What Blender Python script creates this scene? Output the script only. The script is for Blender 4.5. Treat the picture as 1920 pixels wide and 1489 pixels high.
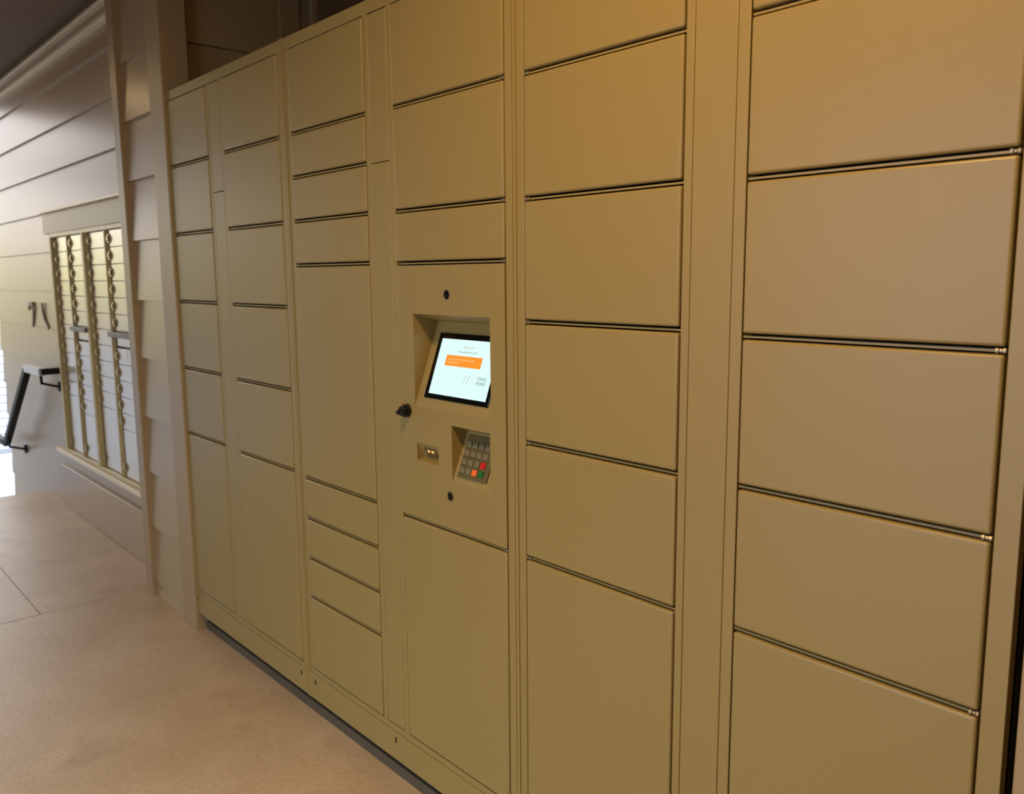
import bpy, bmesh, math, random
from mathutils import Vector, Matrix
random.seed(7)
SC = bpy.context.scene
COL = SC.collection
for o in list(bpy.data.objects):
    bpy.data.objects.remove(o)

# ------------------------------------------------------------------ camera
CAM_Z = 1.38
cd = bpy.data.cameras.new('camera'); cam = bpy.data.objects.new('camera', cd); COL.objects.link(cam)
yaw, pit, rol, f_px = 0.8442, -0.1436, -0.0084, 1579.72
fw = Vector((-math.sin(yaw)*math.cos(pit), math.cos(yaw)*math.cos(pit), math.sin(pit)))
rt = Vector((math.cos(yaw), math.sin(yaw), 0)); up = rt.cross(fw)
r2 = rt*math.cos(rol)+up*math.sin(rol); u2 = up*math.cos(rol)-rt*math.sin(rol)
m = Matrix((r2, u2, -fw)).transposed().to_4x4(); m.translation = Vector((0, -1.18, CAM_Z))
cam.matrix_world = m
cd.sensor_fit = 'HORIZONTAL'; cd.sensor_width = 36; cd.lens = 36*f_px/1920
cd.clip_start = 0.02; cd.clip_end = 200
cd.dof.use_dof = True; cd.dof.focus_distance = 1.75; cd.dof.aperture_fstop = 5.6
SC.camera = cam

# ------------------------------------------------------------------ view + world + lights
SC.view_settings.view_transform = 'Standard'; SC.view_settings.look = 'None'
SC.view_settings.gamma = 1; SC.view_settings.use_curve_mapping = False
SC.view_settings.exposure = 0.0

w = bpy.data.worlds.new('world'); SC.world = w; w.use_nodes = True
nt = w.node_tree; nt.nodes.clear()
out = nt.nodes.new('ShaderNodeOutputWorld'); bg = nt.nodes.new('ShaderNodeBackground')
tc = nt.nodes.new('ShaderNodeTexCoord'); sp = nt.nodes.new('ShaderNodeSeparateXYZ'); rp = nt.nodes.new('ShaderNodeValToRGB')
mp = nt.nodes.new('ShaderNodeMapRange'); mp.inputs[1].default_value = -0.5; mp.inputs[2].default_value = 0.5
nt.links.new(tc.outputs['Generated'], sp.inputs[0]); nt.links.new(sp.outputs['Z'], mp.inputs[0])
nt.links.new(mp.outputs[0], rp.inputs[0]); 
# paler, open sky towards the yard; foliage on the horizon only beyond the left end
rq = nt.nodes.new('ShaderNodeValToRGB'); nt.links.new(mp.outputs[0], rq.inputs[0])
for e, (p, c) in zip(rq.color_ramp.elements, ((.38, (.40, .46, .60)), (.54, (1.25, 1.48, 1.8)))): e.position = p; e.color = (*c, 1)
az = nt.nodes.new('ShaderNodeMapRange'); az.inputs[1].default_value = -.85; az.inputs[2].default_value = -.62; nt.links.new(sp.outputs['X'], az.inputs[0])
mw = nt.nodes.new('ShaderNodeMix'); mw.data_type = 'RGBA'; nt.links.new(az.outputs[0], mw.inputs[0])
nt.links.new(rp.outputs[0], mw.inputs[6]); nt.links.new(rq.outputs[0], mw.inputs[7]); nt.links.new(mw.outputs[2], bg.inputs[0])
nt.links.new(bg.outputs[0], out.inputs[0])
cr = rp.color_ramp
stops = [(0.0, (.15, .14, .14)), (.43, (.29, .26, .23)), (.475, (.40, .36, .21)), (.508, (.60, .56, .30)), (.545, (.84, .80, .56)),
         (.585, (1.20, 1.12, 1.10)), (.68, (1.1, 1.05, 1.05)), (1.0, (1.1, 1.12, 1.15))]
while len(cr.elements) < len(stops): cr.elements.new(0.5)
for e, (p, c) in zip(cr.elements, stops): e.position = p; e.color = (*c, 1)
bg.inputs[1].default_value = 2.85

def area(name, loc, size, power, color, rot=(0, 0, 0), sizey=None, spread=math.pi):
    ld = bpy.data.lights.new(name, 'AREA'); ld.energy = power; ld.color = color; ld.size = size; ld.spread = spread
    if sizey: ld.shape = 'RECTANGLE'; ld.size_y = sizey
    o = bpy.data.objects.new(name, ld); COL.objects.link(o); o.location = loc; o.rotation_euler = rot
    return o
WARM = (1.0, .66, .29)
LAMPS = [(-5.7, -.78, 2.2), (-.72, -.95, 30)]   # ceiling lamps of the passage: x, y, watts
CEIL = 2.68

# ------------------------------------------------------------------ materials
def srgb(r, g, b):
    f = lambda c: (c/255/12.92) if c/255 <= .04045 else ((c/255+.055)/1.055)**2.4
    return (f(r), f(g), f(b), 1)
def mat(name, col, rough=.5, metal=0, spec=.5, noise=None, bump=None, coat=0, coat_r=.2):
    m = bpy.data.materials.new(name); m.use_nodes = True
    n = m.node_tree; b = n.nodes['Principled BSDF']
    b.inputs['Base Color'].default_value = col; b.inputs['Roughness'].default_value = rough
    b.inputs['Metallic'].default_value = metal; b.inputs['Specular IOR Level'].default_value = spec
    b.inputs['Coat Weight'].default_value = coat; b.inputs['Coat Roughness'].default_value = coat_r
    t = n.nodes.new('ShaderNodeTexCoord')
    if noise:
        sc_, amt, det = noise
        x = n.nodes.new('ShaderNodeTexNoise'); x.inputs['Scale'].default_value = sc_; x.inputs['Detail'].default_value = det
        r = n.nodes.new('ShaderNodeMapRange'); r.inputs[3].default_value = 1-amt; r.inputs[4].default_value = 1+amt
        mul = n.nodes.new('ShaderNodeVectorMath'); mul.operation = 'SCALE'; mul.inputs[0].default_value = col[:3]
        n.links.new(t.outputs['Object'], x.inputs['Vector']); n.links.new(x.outputs[0], r.inputs[0]); n.links.new(r.outputs[0], mul.inputs['Scale'])
        n.links.new(mul.outputs[0], b.inputs['Base Color'])
    if bump:
        s, st, di = bump
        x = n.nodes.new('ShaderNodeTexNoise'); x.inputs['Scale'].default_value = s; x.inputs['Detail'].default_value = 2
        bp = n.nodes.new('ShaderNodeBump'); bp.inputs['Strength'].default_value = st; bp.inputs['Distance'].default_value = di
        n.links.new(t.outputs['Object'], x.inputs['Vector']); n.links.new(x.outputs[0], bp.inputs['Height']); n.links.new(bp.outputs[0], b.inputs['Normal'])
    return m
def emit(name, col, s):
    m = bpy.data.materials.new(name); m.use_nodes = True; n = m.node_tree; n.nodes.clear()
    e = n.nodes.new('ShaderNodeEmission'); e.inputs[0].default_value = col; e.inputs[1].default_value = s
    o = n.nodes.new('ShaderNodeOutputMaterial'); n.links.new(e.outputs[0], o.inputs[0]); return m
M = {}
M['paint'] = mat('locker_paint', srgb(150, 127, 73), .36, spec=.44, noise=(1.5, .025, 2), bump=(900, .12, .0004))
M['inner'] = mat('locker_inner', srgb(60, 50, 34), .8)
M['siding'] = mat('siding_paint', srgb(172, 146, 106), .31, spec=.6, noise=(6, .04, 3), bump=(14, .25, .002))
M['trim'] = mat('trim_paint', srgb(164, 138, 98), .38, spec=.5, noise=(8, .03, 3), bump=(20, .2, .001))
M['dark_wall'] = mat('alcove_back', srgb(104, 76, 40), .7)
M['brown'] = mat('brown_wall', srgb(96, 78, 56), .7)
M['ceil'] = mat('ceiling_paint', srgb(130, 112, 92), .8, noise=(2, .05, 3))
M['mail'] = mat('mailbox_paint', srgb(216, 204, 176), .2, spec=.7, coat=.8, coat_r=.2, noise=(4, .03, 2))
M['mail_dark'] = mat('mailbox_recess_shade', srgb(58, 44, 20), .7)  # shadow beside the frame ridges, put into the colour
M['bead'] = mat('bead_lit_paint', srgb(248, 234, 196), .35, spec=.6)  # cream raised in place of the light these slim trims catch
M['frame'] = mat('mailbox_frame', srgb(214, 196, 138), .35, spec=.5)
M['brass'] = mat('lock_metal', srgb(170, 150, 110), .35, metal=.8)
M['steel'] = mat('hinge_metal', srgb(165, 150, 122), .38, metal=.5)
M['slotm'] = mat('slot_metal', srgb(120, 114, 112), .45)
M['black'] = mat('black_plastic', srgb(14, 14, 14), .35)
M['rail'] = mat('rail_black', srgb(14, 16, 16), .55, spec=.25)
M['hole'] = mat('hole_dark', srgb(22, 18, 12), .12)  # dark colour for the shade inside panel holes and kick plate slots
M['ring'] = mat('hole_ring', srgb(120, 104, 76), .4)
M['bezel'] = mat('screen_glass', srgb(6, 8, 8), .15)
M['screen'] = emit('screen_glow', (.74, .97, .94, 1), 1.04)
M['orange'] = emit('screen_orange', (1.0, .30, .03, 1), 1.05)
M['txt_or'] = emit('screen_text_orange', (.75, .62, .42, 1), .85)
M['txt_gr'] = emit('screen_text_grey', (.30, .48, .46, 1), .8)
M['txt_dk'] = emit('screen_text_dark', (.13, .24, .22, 1), .8)
M['txt_wh'] = emit('screen_text_white', (1, .62, .28, 1), 1.05)
M['txt_pk'] = emit('screen_text_pale', (.55, .56, .58, 1), .95)
M['keybody'] = mat('keypad_body', srgb(110, 96, 58), .4, metal=.3)
M['key'] = mat('keypad_key', srgb(150, 138, 104), .3, metal=.5)
M['red'] = mat('key_red', srgb(200, 12, 8), .4); M['green'] = mat('key_green', srgb(10, 100, 22), .4); M['oran'] = mat('key_orange', srgb(240, 110, 40), .4)
M['gold'] = mat('scanner_gold', srgb(235, 190, 100), .18, metal=1)
M['paper'] = mat('paper', srgb(255, 254, 248), .2, spec=.9)
M['num'] = mat('number_paint', srgb(150, 130, 114), .5)
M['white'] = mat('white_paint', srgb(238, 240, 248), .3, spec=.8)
M['plinth'] = mat('plinth_concrete', srgb(92, 78, 58), .9, noise=(18, .25, 5), bump=(40, .5, .003))
M['step'] = mat('step_concrete', srgb(175, 168, 160), .85, noise=(9, .1, 5))
M['yard'] = mat('yard_paving', srgb(104, 102, 104), .9, noise=(3, .15, 4))
M['fix'] = mat('fixture_white', srgb(225, 220, 210), .5)
M['diff'] = emit('lamp_diffuser', (1, .72, .40, 1), 6)

def concrete():
    m = bpy.data.materials.new('floor_concrete'); m.use_nodes = True; n = m.node_tree; b = n.nodes['Principled BSDF']
    t = n.nodes.new('ShaderNodeTexCoord')
    a = n.nodes.new('ShaderNodeTexNoise'); a.inputs['Scale'].default_value = 2.2; a.inputs['Detail'].default_value = 8; a.inputs['Roughness'].default_value = .6
    c = n.nodes.new('ShaderNodeTexNoise'); c.inputs['Scale'].default_value = 60; c.inputs['Detail'].default_value = 4
    r = n.nodes.new('ShaderNodeValToRGB'); r.color_ramp.elements[0].position = .32; r.color_ramp.elements[1].position = .68
    r.color_ramp.elements[0].color = srgb(212, 182, 140); r.color_ramp.elements[1].color = srgb(236, 208, 170)
    mx = n.nodes.new('ShaderNodeMix'); mx.data_type = 'RGBA'; mx.blend_type = 'MULTIPLY'; mx.inputs[0].default_value = .35
    n.links.new(t.outputs['Object'], a.inputs['Vector']); n.links.new(t.outputs['Object'], c.inputs['Vector'])
    n.links.new(a.outputs[0], r.inputs[0]); n.links.new(r.outputs[0], mx.inputs[6]); n.links.new(c.outputs[0], mx.inputs[7])
    # rusty blotches
    d = n.nodes.new('ShaderNodeTexNoise'); d.inputs['Scale'].default_value = 4.5; d.inputs['Detail'].default_value = 5
    dr = n.nodes.new('ShaderNodeMapRange'); dr.inputs[1].default_value = .60; dr.inputs[2].default_value = .78; dr.inputs[4].default_value = .45
    m2 = n.nodes.new('ShaderNodeMix'); m2.data_type = 'RGBA'; m2.inputs[7].default_value = srgb(150, 112, 66)
    n.links.new(t.outputs['Object'], d.inputs['Vector']); n.links.new(d.outputs[0], dr.inputs[0]); n.links.new(dr.outputs[0], m2.inputs[0])
    n.links.new(mx.outputs[2], m2.inputs[6]); n.links.new(m2.outputs[2], b.inputs['Base Color'])
    b.inputs['Roughness'].default_value = .42; b.inputs['Specular IOR Level'].default_value = .6
    bp = n.nodes.new('ShaderNodeBump'); bp.inputs['Strength'].default_value = .3; bp.inputs['Distance'].default_value = .002
    n.links.new(c.outputs[0], bp.inputs['Height']); n.links.new(bp.outputs[0], b.inputs['Normal'])
    return m
M['floor'] = concrete()

# ------------------------------------------------------------------ mesh helpers
def box(bm, x0, x1, y0, y1, z0, z1, mi=0, bev=0, seg=2):
    vs = [bm.verts.new((x, y, z)) for x in (x0, x1) for y in (y0, y1) for z in (z0, z1)]
    fs = [(0, 1, 3, 2), (4, 6, 7, 5), (0, 4, 5, 1), (2, 3, 7, 6), (0, 2, 6, 4), (1, 5, 7, 3)]
    faces = [bm.faces.new([vs[i] for i in f]) for f in fs]
    for f in faces: f.material_index = mi
    if bev:
        es = list({e for f in faces for e in f.edges})
        r = bmesh.ops.bevel(bm, geom=es, offset=bev, segments=seg, profile=.6, affect='EDGES')
        for f in r['faces']: f.material_index = mi; f.smooth = True
    return faces
def xform(bm, verts_from, mtx):
    bmesh.ops.transform(bm, matrix=mtx, verts=bm.verts[verts_from:])
def obj(name, bm, mats, parent=None, loc=None, smooth=False):
    bmesh.ops.recalc_face_normals(bm, faces=bm.faces)
    me = bpy.data.meshes.new(name); bm.to_mesh(me); bm.free()
    if not isinstance(mats, (list, tuple)): mats = [mats]
    for x in mats: me.materials.append(x)
    if smooth:
        for p in me.polygons: p.use_smooth = True
    o = bpy.data.objects.new(name, me); COL.objects.link(o)
    if parent: o.parent = parent
    if loc: o.location = loc
    return o
def B(name, x0, x1, y0, y1, z0, z1, m, parent=None, bev=0, seg=2):
    """One box mesh; world coordinates, kept relative to the parent's location."""
    bm = bmesh.new(); L = root_loc(parent)
    box(bm, x0-L[0], x1-L[0], y0-L[1], y1-L[1], z0-L[2], z1-L[2], 0, bev, seg)
    return obj(name, bm, m, parent)
def root_loc(p):
    L = Vector((0, 0, 0))
    while p: L += p.location; p = p.parent
    return L
def thing(name, label, cat, loc=(0, 0, 0), group=None):
    o = bpy.data.objects.new(name, None); COL.objects.link(o); o.location = loc; o.empty_display_size = .1
    o['label'] = label; o['category'] = cat
    if group: o['group'] = group
    return o
def tag(o, label, cat, group=None):
    o['label'] = label; o['category'] = cat
    if group: o['group'] = group
    return o
def struct(o): o['kind'] = 'structure'; return o
def cyl(bm, c, axis, r, h, seg=20, mi=0, r2=None):
    """Cylinder of height h from point c along axis."""
    a = Vector(axis).normalized(); q = a.to_track_quat('Z', 'Y').to_matrix().to_4x4()
    n0 = len(bm.verts)
    res = bmesh.ops.create_cone(bm, cap_ends=True, segments=seg, radius1=r, radius2=r if r2 is None else r2, depth=h,
                                matrix=Matrix.Translation(Vector(c)+a*h/2) @ q)
    for v in res['verts']:
        for f in v.link_faces: f.material_index = mi
def ring(bm, c, axis, ro, ri, h, seg=28, mi=0):
    a = Vector(axis).normalized(); q = a.to_track_quat('Z', 'Y').to_matrix().to_4x4(); T = Matrix.Translation(Vector(c)) @ q
    L = []
    for i in range(seg):
        t = 2*math.pi*i/seg; cs, sn = math.cos(t), math.sin(t)
        L.append([bm.verts.new(T @ Vector((r*cs, r*sn, z))) for r, z in ((ro, 0), (ro*.98, h*.6), ((ro+ri)/2, h), (ri, h*.7), (ri, 0))])
    for i in range(seg):
        p, q2 = L[i], L[(i+1) % seg]
        for k in range(4):
            f = bm.faces.new((p[k], q2[k], q2[k+1], p[k+1])); f.material_index = mi; f.smooth = True
def text_obj(name, s, size, mtx, m, parent, depth=.0002, align='LEFT', sx=1.0, gap=1.0):
    cu = bpy.data.curves.new('t', 'FONT'); cu.body = s; cu.size = size; cu.align_x = align; cu.extrude = depth/2; cu.resolution_u = 3; cu.space_character = gap
    t = bpy.data.objects.new('t', cu); COL.objects.link(t)
    dg = bpy.context.evaluated_depsgraph_get(); me = bpy.data.meshes.new_from_object(t.evaluated_get(dg))
    bpy.data.objects.remove(t); me.name = name
    me.transform(mtx @ Matrix.Diagonal((sx, 1, 1, 1))); me.materials.clear(); me.materials.append(m)
    o = bpy.data.objects.new(name, me); COL.objects.link(o); o.parent = parent
    return o

# ------------------------------------------------------------------ setting
FL_END = -6.12
def lap_profile(zs, yp_low, yp_top):
    """Front profile of lapped siding from top to bottom: list of (y, z)."""
    pts = []
    for a, b in zip(zs[:-1], zs[1:]):      # descending z
        pts += [(yp_top, a), (yp_low, b), (yp_top, b)]
    return pts
def siding_x(name, x0, x1, zs, ylow, ytop, yback, m, kind=True):
    bm = bmesh.new(); pr = [(yback, zs[0])]+lap_profile(zs, ylow, ytop)+[(yback, zs[-1])]
    a = [bm.verts.new((x0, y, z)) for y, z in pr]; b = [bm.verts.new((x1, y, z)) for y, z in pr]
    n = len(pr)
    for i in range(n):
        j = (i+1) % n; bm.faces.new((a[i], a[j], b[j], b[i]))
    bm.faces.new(a); bm.faces.new(b[::-1])
    o = obj(name, bm, m); struct(o); return o
# floor with a sawn joint across it and one along it
bm = bmesh.new()
J = .007
for x0, x1, y0, y1 in ((-3.80, 3.6, -2.75, .7), (-3.80-J-2.3, -3.80-J, -.43, .2), (FL_END, -3.80-J, -2.75, -.433)):
    box(bm, max(x0, FL_END), x1, y0, y1, -.12, 0, 0)
box(bm, FL_END, 3.6, -2.75, .7, -.2, -.01, 0)
struct(obj('floor', bm, M['floor']))
struct(B('ceiling', -7.6, 3.6, -2.75, .9, CEIL, CEIL+.12, M['ceil']))
# siding beside the lockers (short pier)
zs_p = [CEIL, 2.478, 2.236, 2.008, 1.774, 1.534, 1.291, 1.050, .799, .556, .311, .058]
siding_x('wall_pier', -3.715, -3.33, zs_p+[0.0], .007, .021, .3, M['siding'])
# trims: outer corner board, board beside the lockers, right hand board
struct(B('trim_1', -3.79, -3.712, -.006, .30, 0, CEIL, M['trim'], bev=.004))
struct(B('trim_2', -3.338, -3.200, -.012, .090, 0, CEIL, M['trim'], bev=.004))
struct(B('trim_3', -.333, -.215, -.004, .10, 0, CEIL, M['trim'], bev=.004))
# alcove walls above the lockers
bm = bmesh.new()
for z0, z1 in ((0, 2.2465), (2.2485, CEIL)):
    a = [bm.verts.new((x, .09, z)) for x, z in ((-3.34, z0), (-3.246, z0), (-3.260, z1), (-3.34, z1))]
    b = [bm.verts.new((x, .62, z)) for x, z in ((-3.34, z0), (-3.246, z0), (-3.260, z1), (-3.34, z1))]
    for i in range(4): bm.faces.new((a[i], a[(i+1) % 4], b[(i+1) % 4], b[i]))
    bm.faces.new(a); bm.faces.new(b[::-1])
struct(obj('wall_alcove_left', bm, M['trim']))
struct(B('trim_4', -3.30, -3.2435, .485, .573, 0, CEIL, M['trim'], bev=.003))
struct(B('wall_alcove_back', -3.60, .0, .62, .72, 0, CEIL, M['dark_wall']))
struct(B('trim_5', -3.215, -3.185, .600, .62, 0, CEIL, M['trim']))
struct(B('wall_alcove_right', -.327, -.22, .09, .62, 0, CEIL, M['siding']))
siding_x('wall_right', -.22, 3.6, zs_p+[0.0], .007, .021, .3, M['siding'])
# mailbox wall
Yw = .13
zs_m = [CEIL, 2.655, 2.43, 2.205, 1.982, 1.76, 1.537, 1.31, 1.085, .86, .625, .39, .165, -.06, -.29, -.52, -.75, -.98, -1.3]
siding_x('wall_left', -7.16, -3.715, zs_m, Yw, Yw+.012, .5, M['siding'])
struct(B('trim_6', -5.60, -3.80, .098, Yw+.01, 1.755, 1.772, M['bead'], bev=.002))      # drip cap over the mailboxes
struct(B('trim_7', -5.60, -3.80, .118, Yw+.01, 1.640, 1.756, M['trim']))
struct(B('trim_8', -5.62, -3.80, .108, Yw+.02, .0, .262, M['siding'], bev=.004))         # base board
struct(B('trim_9', -5.60, -3.80, .085, Yw+.01, .346, .371, M['bead'], bev=.003))       # sill under the mailboxes
struct(B('trim_10', -7.3, -3.80, .106, Yw+.01, 2.610, 2.628, M['bead'], bev=.003))       # two slim beads under the ceiling
struct(B('trim_11', -7.3, -3.80, .104, Yw+.01, 2.536, 2.556, M['bead'], bev=.003))
# opposite wall of the passage and the end behind the camera
bm = bmesh.new()                                              # with the wide open doorway to the yard
box(bm, -8.8, -2.35, -2.85, -2.75, -.2, CEIL); box(bm, -2.35, -.4, -2.85, -2.75, 2.10, CEIL); box(bm, -.4, 3.6, -2.85, -2.75, 0, CEIL)
struct(obj('wall_front', bm, M['brown']))
struct(B('wall_end', 3.6, 3.7, -2.85, .3, 0, CEIL, M['brown']))
struct(B('ceiling_sky_block', -11.5, -7.6, -5.5, -1.3, CEIL, CEIL+.12, M['ceil']))  # unseen slab added to block the sky from the left lockers' reflections
# steps going down beyond the passage, outdoor ground
bm = bmesh.new()
for i in range(7):
    box(bm, FL_END-.28*(i+1), FL_END-.28*i+.02, -1.6, Yw-.002, -1.4, -.18*(i+1)+.0, 0)
struct(obj('stairs', bm, M['step']))
struct(B('ground', -40, FL_END-1.9, -30, 12, -1.45, -1.28, M['yard']))

# ------------------------------------------------------------------ lockers
def locker_unit(label, x0, x1, cols, filler, bottoms_seam=False, seam_z=None):
    cx = (x0+x1)/2
    R = thing('parcel_locker', label, 'parcel locker', (cx, 0, .071), 'parcel locker units side by side in the alcove')
    L = R.location
    Zb, Zt, Zd0, Zd1 = .071, 2.046, .173, 2.014
    bm = bmesh.new()
    bx = lambda a, b, c, d, e, g, mi=0, bev=0, seg=2: box(bm, a-L.x, b-L.x, c, d, e-L.z, g-L.z, mi, bev, seg)
    bx(x0+.0008, x1-.0008, .085, .54, Zb, Zt, 1)                 # carcass behind the doors
    for a, b in ((x0+.0008, x0+.012), (cols[0][1]+.004, cols[1][0]-.004), (x1-.012, x1-.0008)): bx(a, b, .019, .09, Zb, Zt, 1)
    bx(x0+.012, x1-.012, .019, .09, Zt-.03, Zt, 1); bx(x0+.012, x1-.012, .019, .09, Zb, Zd0-.004, 1)
    bx(x0+.0008, x1-.0008, 0, .03, Zd1, Zt, 0, .0015)            # top rail
    bx(x0+.0008, x1-.0008, 0, .03, Zb, Zd0-.002, 0, .0015)       # bottom rail
    st = [(x0+.0008, cols[0][0]-.0015), (cols[0][1]+.002, filler[0]-.001), (filler[1]+.001, cols[1][0]-.0015), (cols[1][1]+.002, x1-.0008)]
    for a, b in st: bx(a, b, 0, .03, Zd0-.002, Zd1, 0, .0015)
    # slim return lip on each outer stile
    bx(x0+.0008, x0+.010, -.0025, .0, Zb, Zt, 0); bx(x1-.010, x1-.0008, -.0025, .0, Zb, Zt, 0)
    for xl, xr, zl, hs, pan in cols:                             # shelf edges seen between the doors
        for z in zl: bx(xl, xr, .004, .03, z-.0017, z+.0017, 0)
    obj('cabinet_body', bm, [M['paint'], M['inner']], R)
    # filler panel between the two door columns
    fa, fb = filler
    bm = bmesh.new()
    zc = [Zd0] + ([seam_z] if seam_z else []) + [Zd1-.002]
    for a, b in zip(zc[:-1], zc[1:]): bx(fa, fb, .0, .018, a+.0008, b-.0008, 0, .0018)
    obj('filler_panel', bm, M['paint'], R)
    bm = bmesh.new(); bx(x0+.004, x1-.004, -.003, .0, Zb+.002, Zd0-.020, 0, .001)
    kick = obj('kick_plate', bm, M['paint'], R)
    for xs in (x0+.045, x1-.045, (filler[0]+filler[1])/2 if bottoms_seam else x0+.045):
        bm = bmesh.new(); bx(xs-.0035, xs+.0035, -.0036, -.0028, .124, .139)
        obj('slot', bm, M['hole'], kick)  # dark strip in place of a shaded slot opening
    for xl, xr, zl, hs, pan in cols:
        zz = [Zd1-.002] + zl + [Zd0+.001]
        for i, (t, b) in enumerate(zip(zz[:-1], zz[1:])):
            zt = t - (.0050 if i else 0); zb = b + (.0056 if i < len(zz)-2 else 0)
            if pan is not None and i == pan:
                door = control_panel(R, xl, xr, zb, zt)
            else:
                bm = bmesh.new(); bx(xl+.0012, xr-.0012, -.0022, .016, zb, zt, 0, .0048, 3)
                door = obj('locker_door', bm, M['paint'], R)
            if i:                                                # hinge knuckle on top of each door
                hx = xl+.001 if hs < 0 else xr-.013
                bm = bmesh.new()
                for k in (0, .0045, .009):
                    cyl(bm, (hx+k-L.x, .003, t-L.z), (1, 0, 0), .0036 if k != .0045 else .0026, .0034, 10)
                obj('hinge', bm, M['steel'], door, smooth=False)
    for sx in (x0+.06, x1-.06):                                  # levelling feet
        bm = bmesh.new(); cyl(bm, (sx-L.x, .06, .034-L.z), (0, 0, 1), .018, .012, 14); cyl(bm, (sx-L.x, .06, .045-L.z), (0, 0, 1), .007, .03, 10)
        obj('levelling_foot', bm, M['steel'], R)
    return R

def slab(bm, O, ux, us, un, x0, x1, s0, s1, n0, n1, bev=0, mi=0):
    n = len(bm.verts); bm.verts.ensure_lookup_table()
    old = set(bm.verts)
    box(bm, x0, x1, s0, s1, n0, n1, mi, bev)
    T = Matrix((ux, us, un)).transposed().to_4x4(); T.translation = O
    bmesh.ops.transform(bm, matrix=T, verts=[v for v in bm.verts if v not in old])

def control_panel(R, xl, xr, zb, zt):
    L = R.location; lv = lambda x, y, z: Vector((x-L.x, y, z-L.z))
    W = dict(scr=(-1.683, -1.396, 1.066, 1.290), kp=(-1.539, -1.400, .900, 1.034), sc=(-1.680, -1.591, .931, .976))
    bm = bmesh.new(); Y0 = -.0015
    xs = sorted({xl+.0012, xr-.0012, *[v for a in W.values() for v in a[:2]]}); zs = sorted({zb, zt, *[v for a in W.values() for v in a[2:]]})
    vc = {}
    def V(x, y, z):
        k = (round(x, 5), round(y, 5), round(z, 5))
        if k not in vc: vc[k] = bm.verts.new(lv(x, y, z))
        return vc[k]
    for xa, xb in zip(xs[:-1], xs[1:]):
        for za, zc in zip(zs[:-1], zs[1:]):
            mx, mz = (xa+xb)/2, (za+zc)/2
            if any(a[0] < mx < a[1] and a[2] < mz < a[3] for a in W.values()): continue
            bm.faces.new((V(xa, Y0, za), V(xb, Y0, za), V(xb, Y0, zc), V(xa, Y0, zc)))
    # outer rim
    A, Bx = xs[0], xs[-1]
    for p, q in (((A, zb), (Bx, zb)), ((Bx, zb), (Bx, zt)), ((Bx, zt), (A, zt)), ((A, zt), (A, zb))):
        bm.faces.new([bm.verts.new(lv(*c)) for c in ((p[0], Y0, p[1]), (q[0], Y0, q[1]), (q[0], .016, q[1]), (p[0], .016, p[1]))])
    # wedge recesses: (deep edge y,z)
    def wedge(a, yd, zd, top=True):
        x0, x1, z0, z1 = a
        def q(*c): bm.faces.new([bm.verts.new(lv(*v)) for v in c])
        if top:     # plate runs from the bottom front edge back to a deep top
            q((x0, Y0, z0), (x1, Y0, z0), (x1, yd, zd), (x0, yd, zd)); q((x0, Y0, z1), (x1, Y0, z1), (x1, yd, zd), (x0, yd, zd))
            q((x0, Y0, z0), (x0, Y0, z1), (x0, yd, zd)); q((x1, Y0, z0), (x1, Y0, z1), (x1, yd, zd))
        else:
            q((x0, Y0, z1), (x1, Y0, z1), (x1, yd, zd), (x0, yd, zd)); q((x0, Y0, z0), (x1, Y0, z0), (x1, yd, zd), (x0, yd, zd))
            q((x0, Y0, z0), (x0, Y0, z1), (x0, yd, zd)); q((x1, Y0, z0), (x1, Y0, z1), (x1, yd, zd))
    wedge(W['scr'], .073, 1.269); wedge(W['kp'], .047, 1.017); wedge(W['sc'], .0205, .9365, False)
    P = obj('control_panel', bm, M['paint'], R)
    P['label'] = 'control panel door with touch screen and keypad'
    # screen on its slanted plate
    us = Vector((0, .073, .203)).normalized(); ux = Vector((1, 0, 0)); un = ux.cross(us)
    O = lv(0, 0, 1.066)
    bm = bmesh.new(); slab(bm, O, ux, us, un, -1.655, -1.4153, .0235, .187, .0002, .004, .0012); obj('screen_bezel', bm, M['bezel'], P)
    bm = bmesh.new(); slab(bm, O, ux, us, un, -1.6396, -1.4264, .0353, .1728, .0038, .0044); obj('touch_screen', bm, M['screen'], P)
    bm = bmesh.new(); slab(bm, O, ux, us, un, -1.6058, -1.4725, .1072, .1335, .0044, .0048); obj('screen_button', bm, M['orange'], P)
    T = Matrix((ux, us, un)).transposed().to_4x4(); T.translation = O
    tx = lambda x, s: T @ Matrix.Translation((x, s, .0047))
    text_obj('screen_text', 'WELCOME!', .0075, tx(-1.529, .1522), M['txt_or'], P, align='CENTER', sx=1.1)
    text_obj('screen_text', 'Tap anywhere to start', .0072, tx(-1.532, .1415), M['txt_gr'], P, align='CENTER', sx=1.12)
    tb = lambda x, s: T @ Matrix.Translation((x, s, .0050))
    text_obj('screen_text', 'TO PICK UP YOUR PACKAGES', .0066, tb(-1.599, .1215), M['txt_wh'], P, sx=1.12)
    text_obj('screen_text', 'TOUCH HERE', .0066, tb(-1.599, .1135), M['txt_wh'], P, sx=1.12)
    text_obj('screen_logo', 'PARC', .0116, tx(-1.4715, .0810), M['txt_dk'], P, sx=.95, gap=1.35)
    text_obj('screen_logo', 'PEND', .0116, tx(-1.4735, .0700), M['txt_dk'], P, sx=.92, gap=1.3)
    for k in range(4):
        bm = bmesh.new(); n = Vector((0, 0, .0046)); x = -1.519+.0125*k
        p0, p1, wd = Vector((x-.0015, .0705, 0)), Vector((x+.0050, .0905, 0)), Vector((.0011, 0, 0))
        bm.faces.new([bm.verts.new(T @ (v+n)) for v in (p0, p0+wd, p1+wd, p1)])
        obj('screen_logo', bm, M['txt_dk'] if k < 2 else M['txt_pk'], P)
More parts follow.
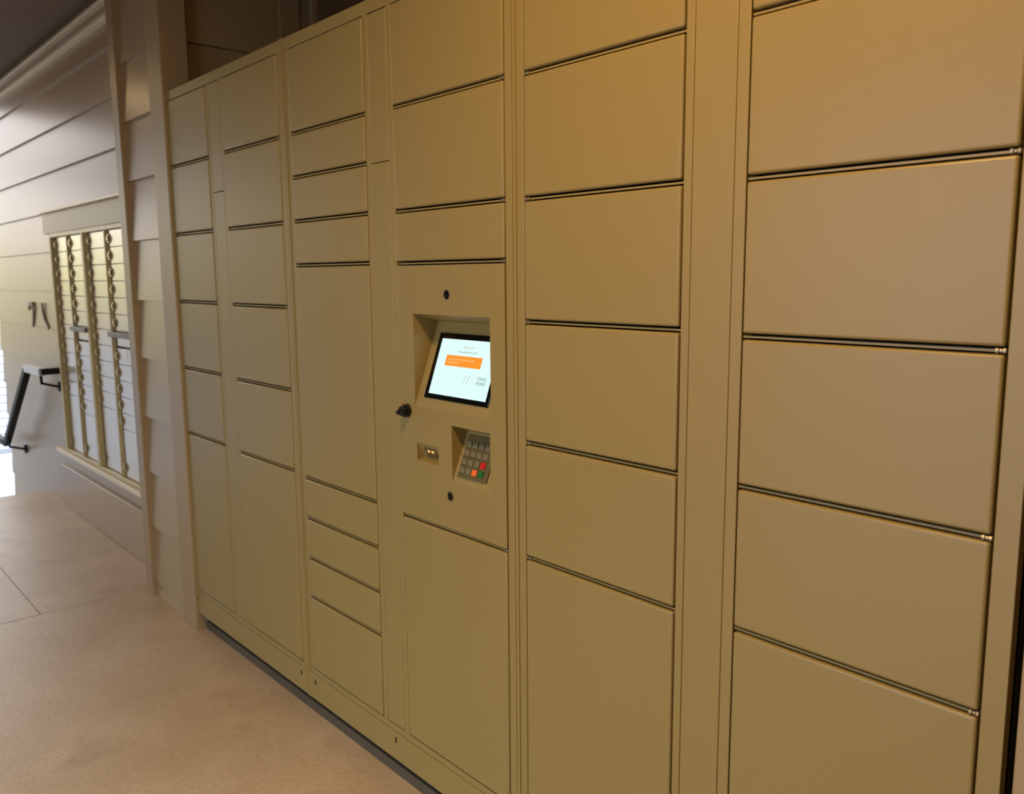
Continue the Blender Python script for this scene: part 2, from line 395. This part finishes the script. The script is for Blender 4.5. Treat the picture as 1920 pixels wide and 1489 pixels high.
    # keypad
    us = Vector((0, .047, .117)).normalized(); un = ux.cross(us); O = lv(0, 0, .900)
    bm = bmesh.new(); slab(bm, O, ux, us, un, -1.5235, -1.4205, .0155, .1175, .0003, .006, .001); obj('keypad', bm, M['keybody'], P)
    for r in range(4):
        for c in range(4):
            x, s = -1.5095+.0222*c, .094-.0207*r
            bm = bmesh.new(); slab(bm, O, ux, us, un, x-.0083, x+.0083, s-.0072, s+.0072, .006, .0095, .0012)
            mm = M['key']
            if (r, c) == (2, 3): mm = M['red']
            if (r, c) == (3, 3): mm = M['green']
            if (r, c) == (3, 2): mm = M['oran']
            k = obj('key', bm, mm, P)
            if mm is not M['key']: k['label'] = {'key_red': 'red key', 'key_green': 'green key', 'key_orange': 'orange key'}[mm.name]
    # code scanner in its pocket
    us = Vector((0, -.0205, .0395)).normalized(); un = ux.cross(us); O = lv(0, .0205, .9365)
    bm = bmesh.new(); slab(bm, O, ux, us, un, -1.658, -1.612, .006, .034, .0003, .003, .001); obj('scanner_window', bm, M['keybody'], P)
    for dx in (-1.642, -1.626):
        bm = bmesh.new(); c = O+ux*dx+us*.022; cyl(bm, c+un*.003, un, .006, .003, 12, r2=.003); obj('scanner_glint', bm, M['gold'], P)  # gold metal cones stand in for warm glints on the scanner glass
    # round holes and the key lock
    for x, z in ((-1.548, 1.337), (-1.548, .863)):
        bm = bmesh.new(); ring(bm, lv(x, Y0, z), (0, -1, 0), .0128, .0105, .0012); obj('hole_ring', bm, M['ring'], P)
        bm = bmesh.new(); cyl(bm, lv(x, Y0+.0002, z), (0, -1, 0), .0108, .0005, 28); obj('hole_disc', bm, M['hole'], P)  # dark disc on the face stands in for the shaded hole
    bm = bmesh.new(); c = lv(-1.716, Y0, 1.050)
    cyl(bm, c, (0, -1, 0), .0165, .010, 24); cyl(bm, c+Vector((0, -.010, 0)), (0, -1, 0), .0125, .010, 24)
    cyl(bm, c+Vector((.004, -.020, -.001)), (0, -1, 0), .006, .014, 12)
    n = len(bm.verts); box(bm, c.x+.001, c.x+.016, c.y-.030, c.y-.018, c.z-.0045, c.z+.0035, 0, .002)
    obj('key_lock', bm, M['black'], P)
    bm = bmesh.new(); cyl(bm, c+Vector((.001, -.012, .013)), (0, -.5, 1), .0022, .007, 8); obj('lock_pin', bm, M['gold'], P)
    return P

locker_unit('taupe parcel locker at the far left end, tall bottom doors, next to the siding pier', -3.243, -2.300,
            [(-3.226, -2.8465, [1.780, 1.538, 1.293, 1.046, .797], -1, None),
             (-2.721, -2.3355, [1.782, 1.538, 1.291, 1.041, .791], 1, None)], (-2.825, -2.742), seam_z=1.662)
locker_unit('taupe parcel locker in the middle with the lit touch screen and keypad', -2.300, -1.3175,
            [(-2.2645, -1.8735, [1.782, 1.661, 1.538, 1.413, .783, .658, .5325, .409], -1, None),
             (-1.7485, -1.3452, [1.779, 1.535, 1.410, .7776], 1, 3)], (-1.850, -1.771), True, seam_z=1.658)
locker_unit('taupe parcel locker nearest on the right, two columns of wide doors, no screen', -1.3175, -.347,
            [(-1.2848, -.8922, [1.775, 1.532, 1.284, 1.030, .779], -1, None),
             (-.7678, -.3804, [1.772, 1.527, 1.279, 1.031, .784], 1, None)], (-.8726, -.792))
# the small blank plate outline on the middle filler
pl = B('access_plate', -1.822, -1.798, -.0008, .0, 1.812, 1.865, M['paint'], None, bev=.0004)
mid = [o for o in COL.objects if o.name.startswith('parcel_locker')][1]
pl.parent = mid; pl.location = -mid.location
tag(B('concrete_plinth', -3.19, -.36, .024, .50, .0, .032, M['plinth']), 'low rough concrete plinth under the row of parcel lockers', 'plinth')

# ------------------------------------------------------------------ mailboxes
def mailbox_unit(label, x0, xm, x1):
    z0, z1 = .372, 1.636; yf, yd = .102, .120        # frame front, door front
    R = thing('mailbox_cluster', label, 'mailboxes', (x0, Yw, z0), 'mailbox clusters on the siding wall')
    P = lambda name, a, b, c, d, e, f, m, par=R, bev=0: B(name, a, b, c, d, e, f, m, par, bev)
    bm = bmesh.new(); L = R.location
    bx = lambda a, b, c, d, e, f, mi=0, bev=0: box(bm, a-L.x, b-L.x, c-L.y, d-L.y, e-L.z, f-L.z, mi, bev)
    bx(x0, x1, .1275, Yw+.02, z0, z1, 1)
    obj('cabinet_body', bm, [M['mail'], M['mail_dark']], R)
    bm = bmesh.new()
    bx(x0, x1, yf+.006, .135, z1-.022, z1, 0, .002); bx(x0, x1, yf, .135, z0, z0+.018, 0, .002)
    bx(x0, x0+.036, yf-.004, .135, z0+.018, z1-.022, 0, .003)
    bx(xm, xm+.015, yf+.006, .135, z0+.018, z1-.022, 0, .002)
    bx(x1-.004, x1, yf+.008, .135, z0+.018, z1-.022, 0)
    obj('frame', bm, M['frame'], R)
    def door(a, b, zb, zt, kind='mailbox_door'):
        d = P(kind, a+.034, b-.002, yd, .130, zb+.0015, zt-.0015, M['mail'], R, .001)
        bm = bmesh.new(); c = Vector((a+.030, yd+.004, zt-(zt-zb)*.5 if kind == 'mailbox_door' else zb+.05))-L
        cyl(bm, c, (0, -1, 0), .024, .010, 6); cyl(bm, c+Vector((0, -.010, 0)), (0, -1, 0), .013, .005, 12)
        obj('door_lock', bm, M['brass'], d)
        return d
    top = z1-.024; st = .0812
    a, b = x0+.044, xm
    for i in range(11): door(a, b, top-st*(i+1), top-st*i)
    door(a, b, z0+.02, top-st*11, 'parcel_door')
    a, b = xm+.018, x1-.004
    for i in range(6): door(a, b, top-st*(i+1), top-st*i)
    zs = top-st*6
    P('mail_slot', a+.006, b-.004, .085, .130, zs-.026, zs-.001, M['slotm'], R, .003)
    P('slot_panel', a+.034, b-.002, yd+.001, .130, zs-.072, zs-.028, M['mail'], R, .001)
    zs -= st
    for i in range(5): door(a, b, zs-st*(i+1), zs-st*i)
    door(a, b, z0+.02, zs-st*5, 'parcel_door')
    return R
mailbox_unit('beige wall mailbox cluster on the left, beside the black handrail', -5.416, -5.10, -4.784)
mailbox_unit('beige wall mailbox cluster on the right with a white note, part hidden by corner board', -4.784, -4.431, -4.03)
tag(B('paper_note', -4.30, -4.235, .1185, .1198, .985, 1.04, M['paper']), 'small white paper note stuck on the right mailbox cluster', 'note')

# house number marks
def stroke(name, pts, wd, label):
    bm = bmesh.new(); prev = None
    y0, y1 = .122, .132
    P2 = [Vector((x, 0, z)) for x, z in pts]; rows = []
    for i, p in enumerate(P2):
        d = (P2[min(i+1, len(P2)-1)]-P2[max(i-1, 0)]).normalized(); n = Vector((-d.z, 0, d.x))
        rows.append([bm.verts.new(v) for v in (p+n*wd+Vector((0, y0, 0)), p-n*wd+Vector((0, y0, 0)), p-n*wd+Vector((0, y1, 0)), p+n*wd+Vector((0, y1, 0)))])
    for a, b in zip(rows[:-1], rows[1:]):
        for k in range(4): bm.faces.new((a[k], a[(k+1) % 4], b[(k+1) % 4], b[k]))
    bm.faces.new(rows[0]); bm.faces.new(rows[-1][::-1])
    return tag(obj(name, bm, M['num']), label, 'number')
stroke('wall_numeral', [(-6.17, 1.190), (-6.13, 1.225), (-6.06, 1.225), (-6.045, 1.19), (-6.065, 1.14), (-6.09, 1.08)], .012,
       'faded grey seven shaped numeral on the siding, the one farther from the mailboxes')
stroke('wall_numeral', [(-5.82, 1.235), (-5.815, 1.18), (-5.78, 1.13), (-5.70, 1.085)], .011,
       'faded grey slanting stroke numeral on the siding, just left of the mailboxes')

# ------------------------------------------------------------------ handrail
def bar(bm, p, q, wy, wz):
    p, q = Vector(p), Vector(q); d = (q-p).normalized()
    s = Vector((0, 1, 0)) if abs(d.y) < .9 else Vector((1, 0, 0)); n = d.cross(s).normalized(); s = n.cross(d).normalized()
    vs = [[bm.verts.new(c+s*a*wy/2+n*b*wz/2) for a, b in ((-1, -1), (1, -1), (1, 1), (-1, 1))] for c in (p, q)]
    for k in range(4): bm.faces.new((vs[0][k], vs[0][(k+1) % 4], vs[1][(k+1) % 4], vs[1][k]))
    bm.faces.new(vs[0]); bm.faces.new(vs[1][::-1])
HR = thing('handrail', 'black metal stair handrail fixed to the siding wall left of the mailboxes', 'handrail', (-5.7, Yw, .8))
L = HR.location
v = lambda x, y, z: Vector((x, y, z))-L
bm = bmesh.new(); bar(bm, v(-5.90, .03, .822), v(-6.72, .03, .235), .040, .040)
bar(bm, v(-6.70, .03, .245), v(-7.1, .03, .235), .040, .040)
obj('rail', bm, M['rail'], HR)
bm = bmesh.new(); bar(bm, v(-5.52, .03, .838), v(-5.925, .03, .832), .040, .042)  # white colour stands in for sky glare on the black rail
o = obj('rail_end', bm, M['white'], HR); o['label'] = 'top end of the handrail, coloured pale for the skylight on it'
bm = bmesh.new(); bar(bm, v(-5.50, .02, .842), v(-5.50, .128, .842), .036, .036); obj('wall_return', bm, M['rail'], HR)
for x, z in ((-5.56, .82), (-6.62, .28)):
    bm = bmesh.new(); bar(bm, v(x, .03, z), v(x, .03, z-.05), .014, .014); bar(bm, v(x, .025, z-.05), v(x, .12, z-.08), .014, .014)
    cyl(bm, v(x, .118, z-.08), (0, 1, 0), .03, .012, 16); obj('wall_bracket', bm, M['rail'], HR)

# ------------------------------------------------------------------ outdoors at the far left
SF = thing('slatted_fence', 'white slatted fence outdoors beyond the end of the passage', 'fence', (-9.2, 1.3, -1.28))
L = SF.location
bm = bmesh.new()
for i in range(13): box(bm, -.02, .02, -1.25, 1.2, 1.05+.075*i, 1.10+.075*i, 0)
obj('slats', bm, M['white'], SF)
for y in (-1.25, 0, 1.2):
    bm = bmesh.new(); box(bm, .02, .09, y-.04, y+.04, 0, 2.1, 0); obj('post', bm, M['white'], SF)
bm = bmesh.new(); box(bm, -.06, .06, -1.3, 1.25, .0, .98, 0); obj('base_wall', bm, M['white'], SF)

# ------------------------------------------------------------------ ceiling lamps
for i, (x, y, p) in enumerate(LAMPS):
    where = ('nearest the mailboxes', 'in front of the parcel lockers')[i]
    T = thing('ceiling_lamp', 'round white ceiling lamp ' + where, 'lamp', (x, y, CEIL), 'ceiling lamps of the passage')
    bm = bmesh.new(); cyl(bm, (0, 0, -.05), (0, 0, 1), .15, .05, 32); obj('housing', bm, M['fix'], T)
    bm = bmesh.new(); cyl(bm, (0, 0, -.075), (0, 0, 1), .10, .025, 32, r2=.13); obj('diffuser', bm, M['diff'], T)
    a = area('lamp_light', (x, y, CEIL-.09), .26, p, WARM); a.data.shape = 'DISK'
